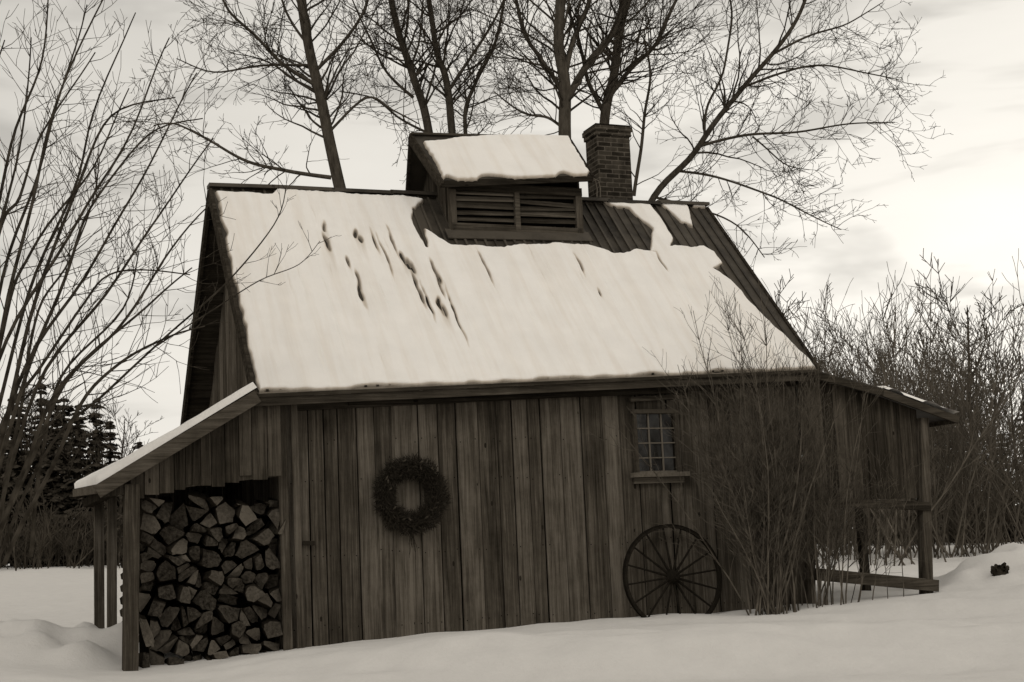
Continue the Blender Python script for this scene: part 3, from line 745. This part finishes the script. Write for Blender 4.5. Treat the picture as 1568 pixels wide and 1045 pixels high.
for px in stems:
    px=[(u+rng.uniform(-8,8),v+rng.uniform(-8,8)) for u,v in px]
    guided(T,px,13.2+rng.uniform(-1,1.2),.022,.006,BARK2,19,.8,1,3.6,up=.10,f0=.22,rmin=.0036,dy=.1,wob=.05,ratio=.5)
guided(T,[(-10,860),(80,680),(160,605),(240,530),(345,435),(420,345),(436,285)],13.6,.018,.004,BARK2,12,.55,1,3,up=.09,f0=.45,rmin=.003)
guided(T,[(240,530),(320,480),(395,430),(455,405),(487,370)],13.9,.008,.003,BARK2,8,.4,1,3,up=.1,f0=.3,rmin=.003)
T.obj("bare_shrub")

# right front shrubs
def frontshrub(cfg):
    T=MB()
    for (bu,bw_,cnt,lo,hi,lean,tspread) in cfg:
        for k in range(cnt):
            u_=rng.gauss(bu,bw_); tt=rng.uniform(*tspread)
            a=hitT(u_,940,tt); P0=L3(a[0],tt,zg(a[0],tt)-.05)
            fan=lean+rng.gauss(0,1)*.17
            d=(Z+W*fan*.8+B*rng.uniform(-.12,.02)).normalized()
            Lh=rng.uniform(lo,hi)*(1-.22*min(1,abs(fan-lean)*2.5))
            pts_=[P0]; dd=d.copy(); n=10; r0=rng.uniform(.006,.016)
            for i in range(n):
                dd=(dd+rdir()*.09+W*(fan-lean)*.02-W*lean*.02+B*.004).normalized(); pts_.append(pts_[-1]+dd*Lh/n)
            rad=[r0*(1-.75*i/n) for i in range(n+1)]
            T.tube(pts_,rad,4,BARKF,rng.random()*.9)
            for c_ in range(18):
                f=rng.uniform(.25,1); i=min(n-1,int(f*n)); ax=(pts_[i+1]-pts_[i]).normalized(); side=ax.cross(rdir()).normalized()
                grow(T,pts_[i],(ax+side*rng.uniform(.5,1.0)).normalized(),rng.uniform(.25,.7),.0042,1,BARKF,5.5,.08,.2,.5,.0028)
    return T
frontshrub([(1188,18,42,2.5,4.2,-.06,(-.8,-.3)),(1185,14,14,1.6,3.4,.2,(-.8,-.3)),(1195,20,14,1.8,3.4,-.28,(-.8,-.4))]).obj("bare_shrub")
frontshrub([(1268,16,15,1.5,3.0,.14,(-.6,-.2)),(1340,60,7,1.2,2.4,.15,(-.4,0.0))]).obj("bare_shrub")
# thicket behind on right
def bush(n,Hh,spread,r=.012,rmin=.004,twn=9,mat=BARK2):
    T=MB()
    for k in range(n):
        P0=Vector((rng.gauss(0,spread*.3),rng.gauss(0,spread*.3),-.1)); d=(Z+Vector((rng.gauss(0,.3),rng.gauss(0,.3),0))).normalized(); Lh=Hh*rng.uniform(.5,1.05)
        pts_=[P0]; n_=8
        for i in range(n_):
            d=(d+rdir()*.12).normalized(); pts_.append(pts_[-1]+d*Lh/n_)
        T.tube(pts_,[r*(1-.75*i/n_) for i in range(n_+1)],3,mat,rng.random()*.5)
        for c_ in range(twn):
            f=rng.uniform(.3,1); i=min(n_-1,int(f*n_)); ax=(pts_[i+1]-pts_[i]).normalized(); side=ax.cross(rdir()).normalized()
            grow(T,pts_[i],(ax+side*rng.uniform(.4,.9)).normalized(),Hh*rng.uniform(.12,.28),rmin*1.3,1,mat,5/Hh*2.2,.08,.18,.5,rmin)
    return T
def place(me,name,x,y,sc,rot,parent,wid=1):
    o=bpy.data.objects.new(name,me); scene.collection.objects.link(o); o.location=(x,y,gz(x,y)-.05); o.rotation_euler=(0,0,rot); o.scale=(sc*wid,sc*wid,sc); o.parent=parent; return o
bm=[bush(14,4.5,1.6,.016,.0055,10,BARK3).obj("thicket_mesh",link=False) for _ in range(3)]
th_=empty("shrub_thicket")
for k in range(19):
    u=1200+430*(k+rng.random())/19; Y_=rng.uniform(32,44); p=hitY(u,830,Y_)
    topv=440-50*math.exp(-((u-1390)/70)**2)+rng.uniform(-5,90); zt_=hitY(u,topv,Y_).z
    place(rng.choice(bm),"shrub_stems",p.x,Y_,(zt_-gz(p.x,Y_))/4.5,rng.uniform(0,6.3),th_)
# ---- distant trees
def conifer():
    T=MB(); H=8.0; T.tube([Vector((0,0,0)),Vector((0,0,H*.5)),Vector((0,0,H))],[.13,.08,.01],6,FARB,0)
    lv=38; asym=rng.uniform(0,6.28)
    for k in range(lv):
        z=.4+(H-.4)*(k+rng.uniform(-.5,.5))/lv; rr=1.9*max(0,1-z/H)**.7*rng.uniform(.45,1.25)+.08
        for j in range(8):
            th=rng.uniform(0,6.28); dx,dy=math.cos(th),math.sin(th); r2=rr*rng.uniform(.4,1.2)*(1+.3*math.cos(th-asym+z)); dr=rng.uniform(.1,.45)
            for m_ in range(6):
                f=(m_+.3)/6; p=Vector((dx*r2*f,dy*r2*f,z-dr*r2*f*f+.1*r2*f)); sz=.26*(1-.5*f)*rng.uniform(.5,1.3)*(.4+.6*rr/1.6)
                a=Vector((-dy,dx,0))*sz; b_=Vector((dx,dy,-.4))*sz*1.2
                T.face([p-a+Z*rng.uniform(-.1,.04),p+b_*.6-Z*.05,p+a+Z*rng.uniform(-.1,.04),p-b_*.4+Z*.05],NEED,rng.random())
    return T.obj("conifer_mesh",link=False)
cm=[conifer() for _ in range(5)]
def fartree():
    T=MB(); grow(T,Vector((0,0,-.2)),Z.copy(),6.5,.08,3,FARB,2.4,.07,.07,.42,.013); return T.obj("far_tree_mesh",link=False)
fm=[fartree() for _ in range(4)]
tl=empty("distant_tree_line")
def topv(u):
    return float(np.interp(u,[-300,0,60,120,160,200,260,400,1100,1240,1320,1400,1480,1568,1900],[590,605,598,612,630,655,672,680,600,545,540,540,530,520,520]))
for k in range(200):
    u=-600+2750*((k*.61803)%1); Y_=rng.uniform(55,78)
    if 340<u<1140 and k%3: continue
    p=hitY(u,860,Y_); tv=topv(u)+rng.uniform(0,90); zt_=hitY(u,tv,Y_).z-gz(p.x,Y_)
    con= rng.random()<.68
    if u>1140 and con: zt_*=rng.uniform(.6,.9)
    place(rng.choice(cm if con else fm),"tree",p.x,Y_,max(.25,zt_/(8.0 if con else 6.3)),rng.uniform(0,6.3),tl,rng.uniform(1.2,2.0) if con else 1)
for u,tv in ((62,572),(20,592),(88,606),(120,612),(148,605),(1500,470),(1480,560),(1215,490),(100,640),(180,640),(40,620)):
    Y_=57; p=hitY(u,860,Y_); cn_=(u<1000) and tv!=640 and tv!=620; place(rng.choice(cm) if cn_ else fm[1],"tree",p.x,Y_,(hitY(u,tv,Y_).z-gz(p.x,Y_))/(8.0 if cn_ else 6.3),rng.uniform(0,6),tl,1.15)
lb_=[bush(24,2.0,2.2,.02,.013,7,FARB).obj("brush_mesh",link=False) for _ in range(2)]
for k in range(60):
    u=-100+1800*((k*.61803)%1); Y_=rng.uniform(52,57)
    if 300<u<1150: continue
    p=hitY(u,860,Y_); place(rng.choice(lb_),"brush",p.x,Y_,rng.uniform(.8,1.7),rng.uniform(0,6.3),tl)
# small stump poking out of the right snow mound
p=hitT(1532,874,.35); q=L3(p[0],.35,p[2]); q.z=max(gz(q.x,q.y)+.03,min(q.z,gz(q.x,q.y)+.12)); mb=MB()
for k in range(40):
    d=Vector((rng.gauss(0,1),rng.gauss(0,.5),rng.uniform(-.1,.45))).normalized()
    mb.tube([q,q+d*.06,q+d*rng.uniform(.08,.14)],[.045,.04,.02],5,LOGB,rng.random())
mb.tube([q-Z*.3,q-Z*.1,q+Z*.04],[.13,.12,.09],9,LOGB,.2,True)
mb.obj("tree_stump")

# ---------------------------------------------------------------- light
az=math.radians(200); el=math.radians(38)
w=bpy.data.worlds.new("World"); scene.world=w; w.use_nodes=True; nt=w.node_tree
bg=nt.nodes['Background']
sky=N(nt,'ShaderNodeTexSky',sky_type='NISHITA'); sky.sun_disc=False; sky.sun_elevation=el; sky.sun_rotation=az
bw=N(nt,'ShaderNodeRGBToBW'); nt.links.new(sky.outputs[0],bw.inputs[0])
tc_=N(nt,'ShaderNodeTexCoord'); sp=N(nt,'ShaderNodeSeparateXYZ'); nt.links.new(tc_.outputs['Generated'],sp.inputs[0])
gr=ramp(nt,[(0.0,(.93,)*3+(1,)),(.17,(.90,)*3+(1,)),(.36,(.73,)*3+(1,)),(1,(.36,)*3+(1,))]); nt.links.new(sp.outputs[2],gr.inputs[0])
vm=N(nt,'ShaderNodeVectorMath',operation='MULTIPLY'); vm.inputs[1].default_value=(1.8,1.8,7); nt.links.new(tc_.outputs['Generated'],vm.inputs[0])
cn=noise_(nt,vm.outputs[0],3.2,4,.5,.3)
cr2=ramp(nt,[(.36,(.74,)*3+(1,)),(.50,(.985,)*3+(1,)),(.75,(1.05,)*3+(1,))]); nt.links.new(cn,cr2.inputs[0])
v=math_(nt,'MULTIPLY',gr.outputs[0],cr2.outputs[0])
v=math_(nt,'MULTIPLY',v,math_(nt,'ADD',1,math_(nt,'MULTIPLY',sp.outputs[0],.5)))
v=math_(nt,'ADD',v,math_(nt,'MULTIPLY',bw.outputs[0],.004))
tn=N(nt,'ShaderNodeMix',data_type='RGBA',blend_type='MULTIPLY'); tn.inputs[0].default_value=1; tn.inputs[7].default_value=(1.045,1.0,.915,1)
cb=N(nt,'ShaderNodeCombineColor')
for i in range(3): nt.links.new(v,cb.inputs[i])
nt.links.new(cb.outputs[0],tn.inputs[6]); nt.links.new(tn.outputs[2],bg.inputs['Color']); bg.inputs['Strength'].default_value=1.0
sd=bpy.data.lights.new("sun",'SUN'); sd.energy=.85; sd.angle=math.radians(20); sd.color=(1,.965,.9)
so=bpy.data.objects.new("sun",sd); scene.collection.objects.link(so)
dirv=Vector((math.sin(az)*math.cos(el),math.cos(az)*math.cos(el),math.sin(el)))
so.rotation_euler=dirv.to_track_quat('Z','Y').to_euler(); so.location=(0,-5,20)
print("verts",sum(len(m.vertices) for m in bpy.data.meshes))
